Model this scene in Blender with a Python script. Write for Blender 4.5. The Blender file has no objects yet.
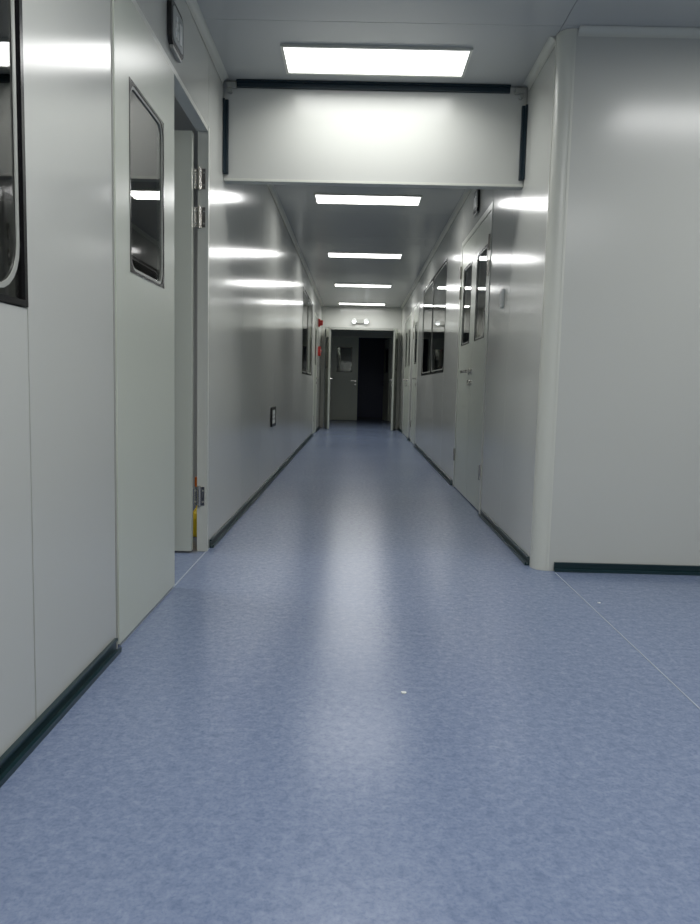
import bpy, bmesh, math
from mathutils import Vector, Matrix
XL,XR,HC=-0.789,0.912,2.587
YC=3.64      # front face of the cross wall on the right
YH=4.32      # header face
YD=15.95     # far cross frame
YE=19.35     # end wall
sc=bpy.context.scene
try:
    sc.view_settings.view_transform='Standard'
    sc.view_settings.exposure=.16
except Exception: pass

# ---------------------------------------------------------------- materials
def newmat(name):
    m=bpy.data.materials.new(name); m.use_nodes=True
    return m,m.node_tree.nodes,m.node_tree.links,m.node_tree.nodes['Principled BSDF']
def simple(name,col,rough=.5,metal=0,spec=.5,emit=None,es=0):
    m,n,l,p=newmat(name)
    p.inputs['Base Color'].default_value=(*col,1); p.inputs['Roughness'].default_value=rough
    p.inputs['Metallic'].default_value=metal; p.inputs['Specular IOR Level'].default_value=spec
    if emit: p.inputs['Emission Color'].default_value=(*emit,1); p.inputs['Emission Strength'].default_value=es
    return m
def panelmat(name,c1,c2,rough,bump=.02,wav=1.2):
    m,n,l,p=newmat(name)
    tc=n.new('ShaderNodeTexCoord')
    ns=n.new('ShaderNodeTexNoise'); ns.inputs['Scale'].default_value=.9; ns.inputs['Detail'].default_value=2
    l.new(tc.outputs['Object'],ns.inputs['Vector'])
    mx=n.new('ShaderNodeMix'); mx.data_type='RGBA'
    mx.inputs[6].default_value=(*c1,1); mx.inputs[7].default_value=(*c2,1)
    l.new(ns.outputs['Fac'],mx.inputs[0]); l.new(mx.outputs[2],p.inputs['Base Color'])
    p.inputs['Roughness'].default_value=rough
    n3=n.new('ShaderNodeTexNoise'); n3.inputs['Scale'].default_value=wav; n3.inputs['Detail'].default_value=0
    l.new(tc.outputs['Object'],n3.inputs['Vector'])
    b=n.new('ShaderNodeBump'); b.inputs['Strength'].default_value=bump; b.inputs['Distance'].default_value=.05
    l.new(n3.outputs['Fac'],b.inputs['Height']); l.new(b.outputs[0],p.inputs['Normal'])
    return m
WALL=panelmat('painted_steel_panel',(.53,.54,.505),(.57,.58,.545),.155)
WALLF=panelmat('painted_steel_panel_matt',(.53,.54,.505),(.57,.58,.545),.22)
CEIL=panelmat('ceiling_steel_panel',(.49,.505,.49),(.52,.535,.52),.24)
DOOR=panelmat('door_enamel',(.57,.60,.52),(.60,.63,.55),.27,.008)
ALU=simple('anodised_profile',(.62,.63,.57),.28)
ALUD=simple('grey_frame',(.36,.37,.34),.3)
BACK=simple('panel_joint_backing',(.12,.12,.12),.8)  # dark grey backing that shows in the panel joints
TEAL=simple('dark_teal_track',(.010,.032,.038),.3)
DKT=simple('header_track',(.006,.020,.030),.3)
BLACK=simple('black_frame',(.008,.008,.009),.22)
STEEL=simple('hinge_steel',(.55,.53,.5),.25,1)
WHITE=simple('white_plastic',(.7,.72,.7),.35)
GREYF=simple('sign_face',(.35,.37,.36),.25)
RED=simple('red_plastic',(.55,.03,.02),.35)
YEL=simple('yellow_plastic',(.85,.6,.02),.35)
ORG=simple('orange_plastic',(.85,.2,.02),.35)
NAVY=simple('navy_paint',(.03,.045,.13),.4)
ROOM=simple('dim_room_paint',(.5,.51,.49),.5)
def ledmat(nm,e): return simple(nm,(.9,.9,.9),.5,emit=(1,1,.985),es=e)
LED=ledmat('led_diffuser',4)
LENS=simple('lamp_lens',(.8,.8,.8),.2,emit=(.9,1,1),es=1.5)
# glass
GLASS,n,l,p=newmat('window_glass'); n.remove(p)
tr=n.new('ShaderNodeBsdfTransparent'); tr.inputs[0].default_value=(.85,.88,.85,1)
gl=n.new('ShaderNodeBsdfGlossy'); gl.inputs['Roughness'].default_value=.02; gl.inputs[0].default_value=(.9,.9,.9,1)
fr=n.new('ShaderNodeFresnel'); fr.inputs[0].default_value=2.1
ms=n.new('ShaderNodeMixShader'); l.new(fr.outputs[0],ms.inputs[0]); l.new(tr.outputs[0],ms.inputs[1]); l.new(gl.outputs[0],ms.inputs[2])
l.new(ms.outputs[0],n['Material Output'].inputs[0])
# vinyl floor
FLOOR,n,l,p=newmat('mottled_blue_vinyl')
tc=n.new('ShaderNodeTexCoord')
def noise(s,d,dist=0,rg=.5):
    t=n.new('ShaderNodeTexNoise'); t.inputs['Scale'].default_value=s; t.inputs['Detail'].default_value=d
    t.inputs['Distortion'].default_value=dist; t.inputs['Roughness'].default_value=rg
    l.new(tc.outputs['Object'],t.inputs['Vector']); return t
def ramp(src,stops):
    r=n.new('ShaderNodeValToRGB'); e=r.color_ramp.elements
    e[0].position,e[0].color=stops[0][0],(*stops[0][1],1); e[1].position,e[1].color=stops[-1][0],(*stops[-1][1],1)
    for s in stops[1:-1]:
        k=e.new(s[0]); k.color=(*s[1],1)
    l.new(src,r.inputs[0]); return r
a=noise(40,5,.5,.6); ra=ramp(a.outputs['Fac'],[(.28,(.150,.195,.305)),(.45,(.182,.230,.347)),(.56,(.200,.250,.368)),(.72,(.238,.288,.405))])
b2=noise(110,3,.3,.6); rb=ramp(b2.outputs['Fac'],[(.34,(.85,.875,.92)),(.5,(1,1,1)),(.68,(1.08,1.065,1.05))])
c2=noise(1.3,3,.3); rc=ramp(c2.outputs['Fac'],[(.3,(.96,.965,.97)),(.7,(1.03,1.025,1.02))])
def mul(x,y):
    m=n.new('ShaderNodeMix'); m.data_type='RGBA'; m.blend_type='MULTIPLY'; m.inputs[0].default_value=1
    l.new(x,m.inputs[6]); l.new(y,m.inputs[7]); return m.outputs[2]
l.new(mul(mul(ra.outputs[0],rb.outputs[0]),rc.outputs[0]),p.inputs['Base Color'])
p.inputs['Specular IOR Level'].default_value=.27
p.inputs['Roughness'].default_value=.23

# ---------------------------------------------------------------- mesh builder
IDT=lambda u,nn,z:(u,nn,z)
TLF=lambda u,nn,z:(XL+nn,u,z)
TRT=lambda u,nn,z:(XR-nn,u,z)
def TY(Y): return lambda u,nn,z:(u,Y-nn,z)
def TROT(px,py,ang):   # u runs from the hinge along angle ang, n to its left
    c,s=math.cos(ang),math.sin(ang)
    return lambda u,nn,z:(px+u*c-nn*s,py+u*s+nn*c,z)
class B:
    def __init__(s,name): s.n=name; s.bm=bmesh.new(); s.m=[]
    def mi(s,m):
        if m not in s.m: s.m.append(m)
        return s.m.index(m)
    def box(s,T,u0,u1,n0,n1,z0,z1,m):
        v=[s.bm.verts.new(T(u,nn,z)) for z in (z0,z1) for nn in (n0,n1) for u in (u0,u1)]
        k=s.mi(m)
        fs=[s.bm.faces.new([v[i] for i in f]) for f in ((0,1,3,2),(4,6,7,5),(0,4,5,1),(2,3,7,6),(0,2,6,4),(1,5,7,3))]
        for f in fs: f.material_index=k
        bmesh.ops.recalc_face_normals(s.bm,faces=fs)
    def rr(s,u0,u1,z0,z1,r,seg=6):
        r=max(r,.0004); out=[]
        for cx,cz,a0 in ((u1-r,z1-r,0),(u0+r,z1-r,90),(u0+r,z0+r,180),(u1-r,z0+r,270)):
            for i in range(seg+1):
                a=math.radians(a0+90*i/seg); out.append((cx+r*math.cos(a),cz+r*math.sin(a)))
        return out
    def ring(s,T,o,i,n0,n1,m,ro=0,ri=0):
        A=s.rr(*o,ro); C=s.rr(*i,ri); k=s.mi(m); N=len(A)
        L=[[s.bm.verts.new(T(a,nn,z)) for a,z in P] for nn in (n0,n1) for P in (A,C)]
        fs=[]
        for j in range(N):
            q=(j+1)%N
            fs+= [s.bm.faces.new((L[0][j],L[0][q],L[1][q],L[1][j])), s.bm.faces.new((L[2][j],L[2][q],L[3][q],L[3][j])),
                  s.bm.faces.new((L[0][j],L[0][q],L[2][q],L[2][j])), s.bm.faces.new((L[1][j],L[1][q],L[3][q],L[3][j]))]
        for f in fs: f.material_index=k
        bmesh.ops.recalc_face_normals(s.bm,faces=fs)
    def prism(s,P,axis,a0,a1,m):
        def mk(p,a):
            q=list(p); q.insert(axis,a); return q
        k=s.mi(m); A=[s.bm.verts.new(mk(p,a0)) for p in P]; C=[s.bm.verts.new(mk(p,a1)) for p in P]
        fs=[s.bm.faces.new(A),s.bm.faces.new(C)]
        for j in range(len(P)): q=(j+1)%len(P); fs.append(s.bm.faces.new((A[j],A[q],C[q],C[j])))
        for f in fs: f.material_index=k
        bmesh.ops.recalc_face_normals(s.bm,faces=fs)
    def plate(s,T,u0,u1,z0,z1,n0,n1,m,r):
        P=s.rr(u0,u1,z0,z1,r); k=s.mi(m)
        A=[s.bm.verts.new(T(a,n0,z)) for a,z in P]; C=[s.bm.verts.new(T(a,n1,z)) for a,z in P]
        fs=[s.bm.faces.new(A),s.bm.faces.new(C)]
        for j in range(len(P)): q=(j+1)%len(P); fs.append(s.bm.faces.new((A[j],A[q],C[q],C[j])))
        for f in fs: f.material_index=k
        bmesh.ops.recalc_face_normals(s.bm,faces=fs)
    def tube(s,p0,p1,r0,m,r1=None,seg=20):
        r1=r0 if r1 is None else r1
        p0,p1=Vector(p0),Vector(p1); q=(p1-p0).to_track_quat('Z','Y').to_matrix()
        k=s.mi(m); A=[];C=[]
        for j in range(seg):
            a=2*math.pi*j/seg; w=Vector((math.cos(a),math.sin(a),0))
            A.append(s.bm.verts.new(p0+q@(w*r0))); C.append(s.bm.verts.new(p1+q@(w*r1)))
        fs=[s.bm.faces.new(A),s.bm.faces.new(C)]
        for j in range(seg): t=(j+1)%seg; fs.append(s.bm.faces.new((A[j],A[t],C[t],C[j])))
        for f in fs: f.material_index=k
        bmesh.ops.recalc_face_normals(s.bm,faces=fs)
    def done(s,smooth=True):
        me=bpy.data.meshes.new(s.n); s.bm.to_mesh(me); s.bm.free()
        for m in s.m: me.materials.append(m)
        if smooth:
            me.polygons.foreach_set('use_smooth',[True]*len(me.polygons)); me.set_sharp_from_angle(angle=math.radians(32))
        o=bpy.data.objects.new(s.n,me); bpy.context.collection.objects.link(o)
        return o

# ---------------------------------------------------------------- wall builder
def wall(name,T,u0,u1,seams,holes,z1=HC,th=.08,mat=None):
    mat=mat or WALL
    b=B(name); g=.0018
    cuts=sorted(set([u0,u1]+[s for s in seams if u0<s<u1]+[e for h in holes for e in h[:2] if u0<e<u1]))
    for a,c in zip(cuts[:-1],cuts[1:]):
        if c-a<.01: continue
        mid=(a+c)/2; hs=[h for h in holes if h[0]<mid<h[1]]
        zs=[(0,z1)]
        if hs:
            h=hs[0]; zs=[]
            if h[2]>.01: zs.append((0,h[2]))
            if h[3]<z1-.01: zs.append((h[3],z1))
        for p,q in zs:
            b.box(T,a+g,c-g,-.015,0,p,q,mat)
            b.box(T,a,c,-th+.013,-.016,p,q,BACK)
            b.box(T,a,c,-th,-th+.012,p,q,mat)
    return b.done()

# holes
WL1=(0.86,1.775,1.065,2.0)
DL=(2.395,3.90,0,2.19)
WL2=(10.5,12.7,1.06,2.28)
DL2=(13.3,14.3,0,2.2)
wall('wall_left',TLF,-3,YD,[.6,1.772,5.05,6.05,7.05,8.05,9.05,10.05,11.6,12.75,13.3,14.9],[WL1,DL,WL2,DL2],th=.05)
DR=(5.27,6.78,0,2.2)
WR=(7.9,10.62,1.07,2.27)
DR2=(11.35,12.3,0,2.2)
DR3=(12.9,14.5,0,2.2)
wall('wall_right',TRT,3.705,YD,[4.55,5.25,6.8,7.85,8.85,9.85,10.7,11.3,12.6,15],[DR,WR,DR2,DR3])
wall('wall_front_right',TY(YC),.975,3.8,[2.15,3.3],[],th=.06,mat=WALLF)
wall('wall_back',lambda u,nn,z:(u,-3+nn,z),-.787,3.8,[0,1,2,3],[])
wall('wall_outer_right',lambda u,nn,z:(3.8-nn,u,z),-3,YE+3,[-2,-1,0,1,2,3],[])
wall('wall_outer_left',lambda u,nn,z:(-3.4+nn,u,z),-3,YE+3,[1.5,3,4.5],[],mat=ROOM)
wall('wall_room_left_back',TY(6.2),-3.4,-.845,[-2.1],[],mat=ROOM)
wall('wall_vestibule_left',TLF,YD+.09,YE-.01,[17.1],[],th=.05)
wall('wall_vestibule_right',TRT,YD+.09,YE-.01,[17.3],[])
wall('wall_end',TY(YE),-3.4,3.8,[-1.5,1.6],[(-.70,.90,0,2.2)])
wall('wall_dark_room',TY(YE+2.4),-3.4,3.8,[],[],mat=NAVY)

b=B('wall_far_frame'); T=TY(YD)
b.box(T,XL+.002,XR-.002,-.08,0,2.13,HC-.002,WALL)
b.box(T,XL+.002,XL+.07,-.08,.0,0,2.129,ALU); b.box(T,XR-.07,XR-.002,-.08,0,0,2.129,ALU)
b.box(T,XL+.07,XR-.07,-.09,.01,2.10,2.15,ALUD)
b.done()

# header (dropped beam) near
b=B('wall_header'); T=TY(YH)
b.box(T,XL+.002,XR-.002,-.06,0,2.06,HC-.002,WALLF)
b.box(T,XL+.002,XR-.002,-.063,.003,2.045,2.0595,ALU)
b.done()
b=B('trim_header')
b.box(T,XL+.075,XR-.10,.001,.022,HC-.038,HC-.012,DKT)
b.box(T,XL+.075,XR-.10,.001,.035,HC-.012,HC-.003,DKT)
for x,s in ((XL+.002,1),(XR-.002,-1)):
    b.box(T,min(x,x+s*.027),max(x,x+s*.027),.001,.02,2.08,2.48,DKT)
    b.box(T,min(x,x+s*.010),max(x,x+s*.010),.02,.04,2.08,2.48,DKT)
    b.box(T,min(x+s*.02,x+s*.07),max(x+s*.02,x+s*.07),.001,.03,HC-.045,HC-.02,ALUD)
    b.tube(T(x+s*.035,.0,HC-.06),T(x+s*.035,.03,HC-.06),.012,ALUD)
b.done()

# rounded corner column
b=B('trim_corner_column')
r=.06; cx,cy=XR+r,YC+r; ro=r+.003
arc=[(cx-ro*math.cos(t),cy-ro*math.sin(t)) for t in [math.radians(90*i/14) for i in range(15)]]
P=[(cx,cy)]+[(cx-ro,cy)]+arc[1:-1]+[(cx,cy-ro)]
b.prism(P,2,0.001,HC-.001,ALU)
b.box(IDT,XR-.005,XR+.02,cy,cy+.012,0.001,HC-.001,ALU)
b.box(IDT,cx,cx+.012,YC-.005,YC+.02,0.001,HC-.001,ALU)
b.done()

def cove(name,T2,u0,u1,axis,r=.035):
    b=B(name)
    P=[(0.001,-.001)]+[(r,-.002)]+[(r-(r-.002)*math.sin(math.radians(90*i/8)),-r+(r-.002)*math.cos(math.radians(90*i/8))) for i in range(9)]
    P=P[:2]+P[3:]
    k=b.mi(ALU)
    A=[b.bm.verts.new(T2(u0,p[0],HC+p[1])) for p in P]; C=[b.bm.verts.new(T2(u1,p[0],HC+p[1])) for p in P]
    fs=[b.bm.faces.new(A),b.bm.faces.new(C)]
    for j in range(len(P)): q=(j+1)%len(P); fs.append(b.bm.faces.new((A[j],A[q],C[q],C[j])))
    bmesh.ops.recalc_face_normals(b.bm,faces=fs)
    return b.done()
cove('trim_1',TLF,-2.95,YH-.04,1)
cove('trim_2',TLF,YH+.07,YD-.01,1)
cove('trim_3',TRT,YH+.07,YD-.01,1)
cove('trim_4',TRT,cy+.02,YH-.04,1)
cove('trim_5',TY(YC),cx+.02,3.78,0)

# ---------------------------------------------------------------- baseboards
def base(name,T,segs):
    b=B(name)
    for u0,u1 in segs:
        b.box(T,u0,u1,.001,.006,0.001,.046,TEAL)
        b.box(T,u0,u1,.006,.013,.039,.046,TEAL)
        b.box(T,u0,u1,.006,.024,.001,.008,TEAL)
        b.box(T,u0,u1,.018,.024,.008,.016,TEAL)
    return b.done()
base('baseboard_left',TLF,[(-2.95,2.375),(3.96,13.25),(14.35,15.9)])
base('baseboard_right',TRT,[(3.74,5.21),(6.84,11.3),(12.36,12.85),(14.55,15.9)])
base('baseboard_front_right',TY(YC),[(1.01,3.77)])
base('baseboard_back',lambda u,nn,z:(u,-3+nn,z),[(-.75,3.77)])

# ---------------------------------------------------------------- floor & ceiling
b=B('floor'); b.box(IDT,-3.5,3.9,-3.1,YE+3,-.05,0,FLOOR); b.done()
b=B('trim_floor_seam')
SEAM=simple('seam_weld',(.36,.41,.50),.4)
b.box(IDT,1.006,1.011,-3,3.60,.0002,.0012,SEAM)
b.box(IDT,-.792,-.784,2.43,3.95,.0002,.0015,SEAM)
b.done()
b=B('ceiling')
ys=[-3,-1.2,0,1.2,2.4,3.62,4.38,5.6,6.2,7.4,8.6,9.0,10.2,11.4,12,13.2,14.4,15,16.2,17.4,YE+3]
b.box(IDT,-3.5,3.9,-3.1,YE+3,HC+.004,HC+.05,BACK)
g=.0015
for y0,y1 in zip(ys[:-1],ys[1:]):
    b.box(IDT,-3.4,XL-g,y0+g,y1-g,HC,HC+.004,CEIL)
    b.box(IDT,XL+g,XR-g,y0+g,y1-g,HC,HC+.004,CEIL)
    b.box(IDT,XR+g,3.8,y0+g,y1-g,HC,HC+.004,CEIL)
b.done()

# ---------------------------------------------------------------- LED panels
def led(x,y,w=.96,d=.33,pw=17,sp=175,mat=None):
    b=B('ceiling_light_panel'); T=lambda u,nn,z:(x+u,y+z,HC-nn)
    b.ring(T,(-w/2,w/2,-d/2,d/2),(-w/2+.014,w/2-.014,-d/2+.014,d/2-.014),.0006,.012,ALU)
    b.box(T,-w/2+.014,w/2-.014,.001,.008,-d/2+.014,d/2-.014,mat or LED)
    o=b.done()
    li=bpy.data.lights.new('led_array','AREA'); li.shape='RECTANGLE'; li.size=w-.04; li.size_y=d-.04
    li.energy=pw; li.color=(1,1,.985); li.spread=math.radians(sp)
    lo=bpy.data.objects.new('led_array',li); bpy.context.collection.objects.link(lo)
    lo.location=(x,y,HC-.0095); lo.parent=o
    return o
led(.055,-1.7,pw=22); led(.055,1.17,pw=21)
led(.055,4.02,pw=6.5,mat=ledmat('led_diffuser_dimmed',2.5),sp=150)
led(.055,6.87,pw=8.5); led(.055,9.72,pw=12); led(.055,12.58,pw=15)
led(.055,15.35,pw=10)
led(2.0,2.55,pw=12); led(2.0,-.3,pw=21)  # second hall panel is unseen, added to raise the foreground light level
led(-2.2,3.6,pw=14)  # unseen panel added to brighten the left room behind the glass

# ---------------------------------------------------------------- doors & windows
def glazed(b,T,w,n0,n1,r=.055,bw=.009,second=True):
    u0,u1,z0,z1=w
    for p,q in ((n1-.004,n1+.002),(n0-.002,n0+.004)):
        b.ring(T,(u0,u1,z0,z1),(u0+bw,u1-bw,z0+bw,z1-bw),p,q,BLACK,0,r)
    i=bw+.001
    b.ring(T,(u0+i,u1-i,z0+i,z1-i),(u0+i+.009,u1-i-.009,z0+i+.009,z1-i-.009),n1-.005,n1-.001,ALUD,r,r-.008)
    b.box(T,u0+.006,u1-.006,n1-.010,n1-.006,z0+.006,z1-.006,GLASS)
def leaf(b,T,u0,u1,z0,z1,n0,n1,win=None,hside=0,both=False):
    if win:
        b.ring(T,(u0,u1,z0,z1),win,n0,n1,DOOR)
        glazed(b,T,win,n0,n1)
    else: b.box(T,u0,u1,n0,n1,z0,z1,DOOR)
    if hside:
        uh=u1-.065 if hside>0 else u0+.065
        d=-1 if hside>0 else 1
        b.plate(T,uh-.022,uh+.022,1.015,1.065,n1,n1+.008,STEEL,.018)
        b.tube(T(uh,n1+.008,1.04),T(uh,n1+.05,1.04),.011,STEEL)
        b.box(T,min(uh,uh+d*.12),max(uh,uh+d*.12),n1+.042,n1+.056,1.03,1.05,STEEL)
        b.tube(T(uh,n1,.95),T(uh,n1+.012,.95),.022,STEEL)
def hinge(b,T,u,z,n=.0):
    b.tube(T(u,n+.008,z-.055),T(u,n+.008,z+.055),.009,STEEL)
    b.box(T,u-.028,u+.028,n,n+.004,z-.05,z+.05,STEEL)
    for zz in (-.03,.03):
        for uu in (-.02,.02): b.tube(T(u+uu,n+.004,z+zz),T(u+uu,n+.006,z+zz),.005,ALUD,seg=8)
def frame(b,T,u0,u1,zt,w=.045,n0=-.085,n1=.004):
    b.box(T,u0+.002,u0+w,n0,n1,.001,zt-.002,ALU); b.box(T,u1-w,u1-.002,n0,n1,.001,zt-.002,ALU)
    b.box(T,u0+w,u1-w,n0,n1,zt-w,zt-.002,ALU)

# door_1 : near left double door, second leaf open into the room
b=B('door_1'); T=TLF
b.box(T,2.397,2.405,-.055,.002,.001,2.188,ALUD)
b.box(T,3.868,3.898,-.048,.006,.001,2.188,ALU)
b.box(T,2.405,3.868,-.055,.003,2.165,2.188,ALU)
leaf(b,T,2.409,3.165,.012,2.160,-.04,.006,(2.555,2.995,1.27,1.905))
b.box(T,3.166,3.178,-.045,-.02,.012,2.16,ALUD)
T2=TROT(XL-.048,3.862,math.radians(180))
leaf(b,T2,.02,.70,.012,2.15,0,.042,(.15,.56,1.27,1.905),hside=1)
for z in (1.93,1.74,.30):
    hinge(b,lambda u,nn,zz:(XL-.036+u,3.867-nn,zz),0,z)
b.done()
# door_2 : double door on the right wall
b=B('door_2'); T=TRT
frame(b,T,DR[0],DR[1],DR[3])
leaf(b,T,5.317,6.010,.010,2.150,-.045,.000,(5.43,5.88,1.275,1.94),hside=1)
leaf(b,T,6.016,6.733,.010,2.150,-.045,.000,(6.14,6.60,1.275,1.94),hside=-1)
for u in (5.317,6.733):
    for z in (.3,1.75,1.93): b.tube(T(u,.008,z-.055),T(u,.008,z+.055),.009,STEEL)
b.done()
def single(name,T,h,win,hs):
    b=B(name); frame(b,T,h[0],h[1],h[3]); leaf(b,T,h[0]+.047,h[1]-.047,.01,h[3]-.048,-.045,0,win,hs)
    u=h[0]+.047 if hs>0 else h[1]-.047
    for z in (.3,1.75,1.93): b.tube(T(u,.008,z-.055),T(u,.008,z+.055),.009,STEEL)
    return b.done()
single('door_3',TRT,DR2,(11.62,12.03,1.28,1.93),-1)
b=B('door_4'); frame(b,TRT,*DR3[:2],DR3[3])
leaf(b,TRT,12.947,13.697,.01,2.15,-.045,0,(13.1,13.5,1.28,1.93),1)
leaf(b,TRT,13.703,14.453,.01,2.15,-.045,0,(13.9,14.3,1.28,1.93),-1); b.done()
single('door_5',TLF,DL2,(13.6,14.0,1.28,1.93),1)
for nm,px,ang,hs in (('door_6',XL+.09,82,1),('door_7',XR-.06,98,-1)):
    b=B(nm); T=TROT(px,YD-.03,math.radians(-ang))
    s=1 if hs>0 else -1
    TT=(lambda u,nn,z,T=T,s=s:T(u,nn*s,z))
    leaf(b,TT,0,.72,.01,2.09,0,.04,(.16,.56,1.27,1.9),1)
    b.done()
b=B('door_8'); T=TY(YE)
frame(b,T,-.70,.90,2.2,w=.035)
leaf(b,T,-.663,.01,.01,2.16,-.045,-.002,(-.55,-.15,1.27,1.91),1)
T2=TROT(.86,YE+.06,math.radians(100))
leaf(b,T2,0,.66,.01,2.15,0,.042,(.15,.5,1.27,1.91),1)
b.done()

def window(name,T,h,mull=(),r=.11):
    b=B(name); u0,u1,z0,z1=h; e=.003
    us=[u0+e]+list(mull)+[u1-e]
    b.ring(T,(u0+e,u1-e,z0+e,z1-e),(u0+.018,u1-.018,z0+.018,z1-.018),-.015,.003,BLACK)
    for a,c in zip(us[:-1],us[1:]):
        if mull: b.box(T,a-.010,a+.010,-.015,.003,z0+.02,z1-.02,BLACK) if a>u0+.1 else None
        b.ring(T,(a+.018,c-.018,z0+.019,z1-.019),(a+.030,c-.030,z0+.030,z1-.030),-.013,-.009,BLACK,.0,r)
        b.ring(T,(a+.031,c-.031,z0+.031,z1-.031),(a+.043,c-.043,z0+.043,z1-.043),-.004,-.001,ALUD,r,r-.01)
        b.ring(T,(a+.018,c-.018,z0+.019,z1-.019),(a+.056,c-.056,z0+.056,z1-.056),-.045,-.038,ALU,.01,r)
    b.box(T,u0+.019,u1-.019,-.009,-.005,z0+.019,z1-.019,GLASS)
    b.ring(T,(u0+e,u1-e,z0+e,z1-e),(u0+.02,u1-.02,z0+.02,z1-.02),-.052,-.046,BLACK)
    return b.done()
window('window_1',TLF,WL1)
window('window_2',TLF,WL2,(11.6,))
window('window_3',TRT,WR,(9.3,))

# ---------------------------------------------------------------- small fittings
def exitlamp(T,u,z,w=.2,h=.17):
    b=B('emergency_exit_light')
    b.plate(T,u-w/2,u+w/2,z-h/2,z+h/2,.001,.020,BLACK,.035)
    b.plate(T,u-w/2+.018,u+w/2-.018,z-h/2+.018,z+h/2-.018,.020,.023,GREYF,.024)
    b.tube(T(u-.03,.023,z+.028),T(u-.03,.026,z+.028),.011,WHITE)
    b.box(T,u-.042,u-.018,.023,.026,z-.01,z+.014,WHITE)
    b.box(T,u-.052,u-.036,.023,.026,z-.045,z-.012,WHITE); b.box(T,u-.022,u-.008,.023,.026,z-.045,z-.012,WHITE)
    b.box(T,u+.015,u+.05,.023,.026,z-.045,z+.035,WHITE)
    b.box(T,u-w/2+.03,u+w/2-.03,.004,.018,z-h/2-.012,z-h/2+.002,ALUD)
    return b.done()
exitlamp(TLF,3.17,2.33); exitlamp(TRT,5.96,2.36)
b=B('emergency_twin_head_lamp'); T=TY(YD)
b.plate(T,-.04,.10,2.24,2.32,.001,.05,ALUD,.015)
for u in (-.10,.16):
    b.tube(T(u,.03,2.29),T(u,.08,2.27),.05,WHITE); b.tube(T(u,.081,2.27),T(u,.084,2.27),.045,LENS)
    b.tube(T(u,.03,2.29),T(.03,.03,2.29),.01,WHITE)
b.done()
b=B('light_switch'); T=TRT
b.plate(T,4.73,4.82,1.42,1.535,.001,.010,WHITE,.008)
b.box(T,4.745,4.773,.010,.014,1.44,1.515,WHITE); b.box(T,4.777,4.805,.010,.014,1.44,1.515,WHITE)
b.done()
b=B('wall_socket'); T=TLF
b.ring(T,(6.74,7.06,.51,.69),(6.775,7.025,.535,.665),.001,.018,BLACK,.01,.005)
b.plate(T,6.777,7.023,.537,.663,.001,.014,WHITE,.004)
for u in (6.84,6.96):
    b.box(T,u-.006,u+.006,.014,.0155,.60,.625,BLACK); b.box(T,u-.018,u-.010,.014,.0155,.57,.59,BLACK); b.box(T,u+.010,u+.018,.014,.0155,.57,.59,BLACK)
b.done()
b=B('fire_alarm_button'); T=TLF
b.plate(T,14.62,14.76,1.48,1.66,.001,.05,RED,.015); b.plate(T,14.65,14.73,1.53,1.61,.05,.056,WHITE,.01); b.tube(T(14.69,.056,1.57),T(14.69,.07,1.57),.018,RED)
b.done()
b=B('fire_alarm_sounder'); T=TLF
b.plate(T,14.6,14.78,2.05,2.2,.001,.03,RED,.03); b.tube(T(14.69,.03,2.125),T(14.69,.085,2.125),.06,RED,.05)
b.done()
b=B('spray_bottle'); x,y=-.912,4.27
prof=[(0.002,.045),(.012,.052),(.11,.052),(.14,.04),(.17,.018),(.20,.018)]
for (z0,r0),(z1,r1) in zip(prof[:-1],prof[1:]): b.tube((x,y,z0),(x,y,z1),r0,YEL,r1)
b.tube((x,y,.20),(x,y,.30),.024,ORG); b.box(IDT,x-.022,x+.06,y-.016,y+.016,.30,.35,ORG); b.box(IDT,x+.03,x+.04,y-.008,y+.008,.25,.30,ORG)
b.done()
for x,y,s in ((.16,2.10,.008),(1.06,3.09,.006)):
    b=B('paper_scrap'); k=b.mi(WHITE); c=[b.bm.verts.new((x+s*math.cos(t)*(1+.3*math.sin(3*t)),y+s*math.sin(t),.003)) for t in [i*math.pi/4 for i in range(8)]]
    d=[b.bm.verts.new((v.co.x,v.co.y,.0005)) for v in c]
    b.bm.faces.new(c); b.bm.faces.new(d[::-1])
    for i in range(8): b.bm.faces.new((c[i],d[i],d[(i+1)%8],c[(i+1)%8]))
    b.done()

# ---------------------------------------------------------------- world & camera
w=bpy.data.worlds.new('world'); sc.world=w; w.use_nodes=True
w.node_tree.nodes['Background'].inputs[0].default_value=(.02,.022,.025,1); w.node_tree.nodes['Background'].inputs[1].default_value=.3
cam=bpy.data.cameras.new('camera'); co=bpy.data.objects.new('camera',cam); bpy.context.collection.objects.link(co)
cam.sensor_fit='HORIZONTAL'; cam.sensor_width=36; cam.lens=36*736.38/700; cam.clip_start=.02
fw=Vector((-.00727,.99473,-.10242)); rt=Vector((.99967,.00974,.02367)); 
rt=(rt-fw*rt.dot(fw)/fw.dot(fw)).normalized(); up=rt.cross(fw).normalized()
M=Matrix((rt,up,-fw.normalized())).transposed().to_4x4(); M.translation=Vector((0,0,.9)); co.matrix_world=M
sc.camera=co
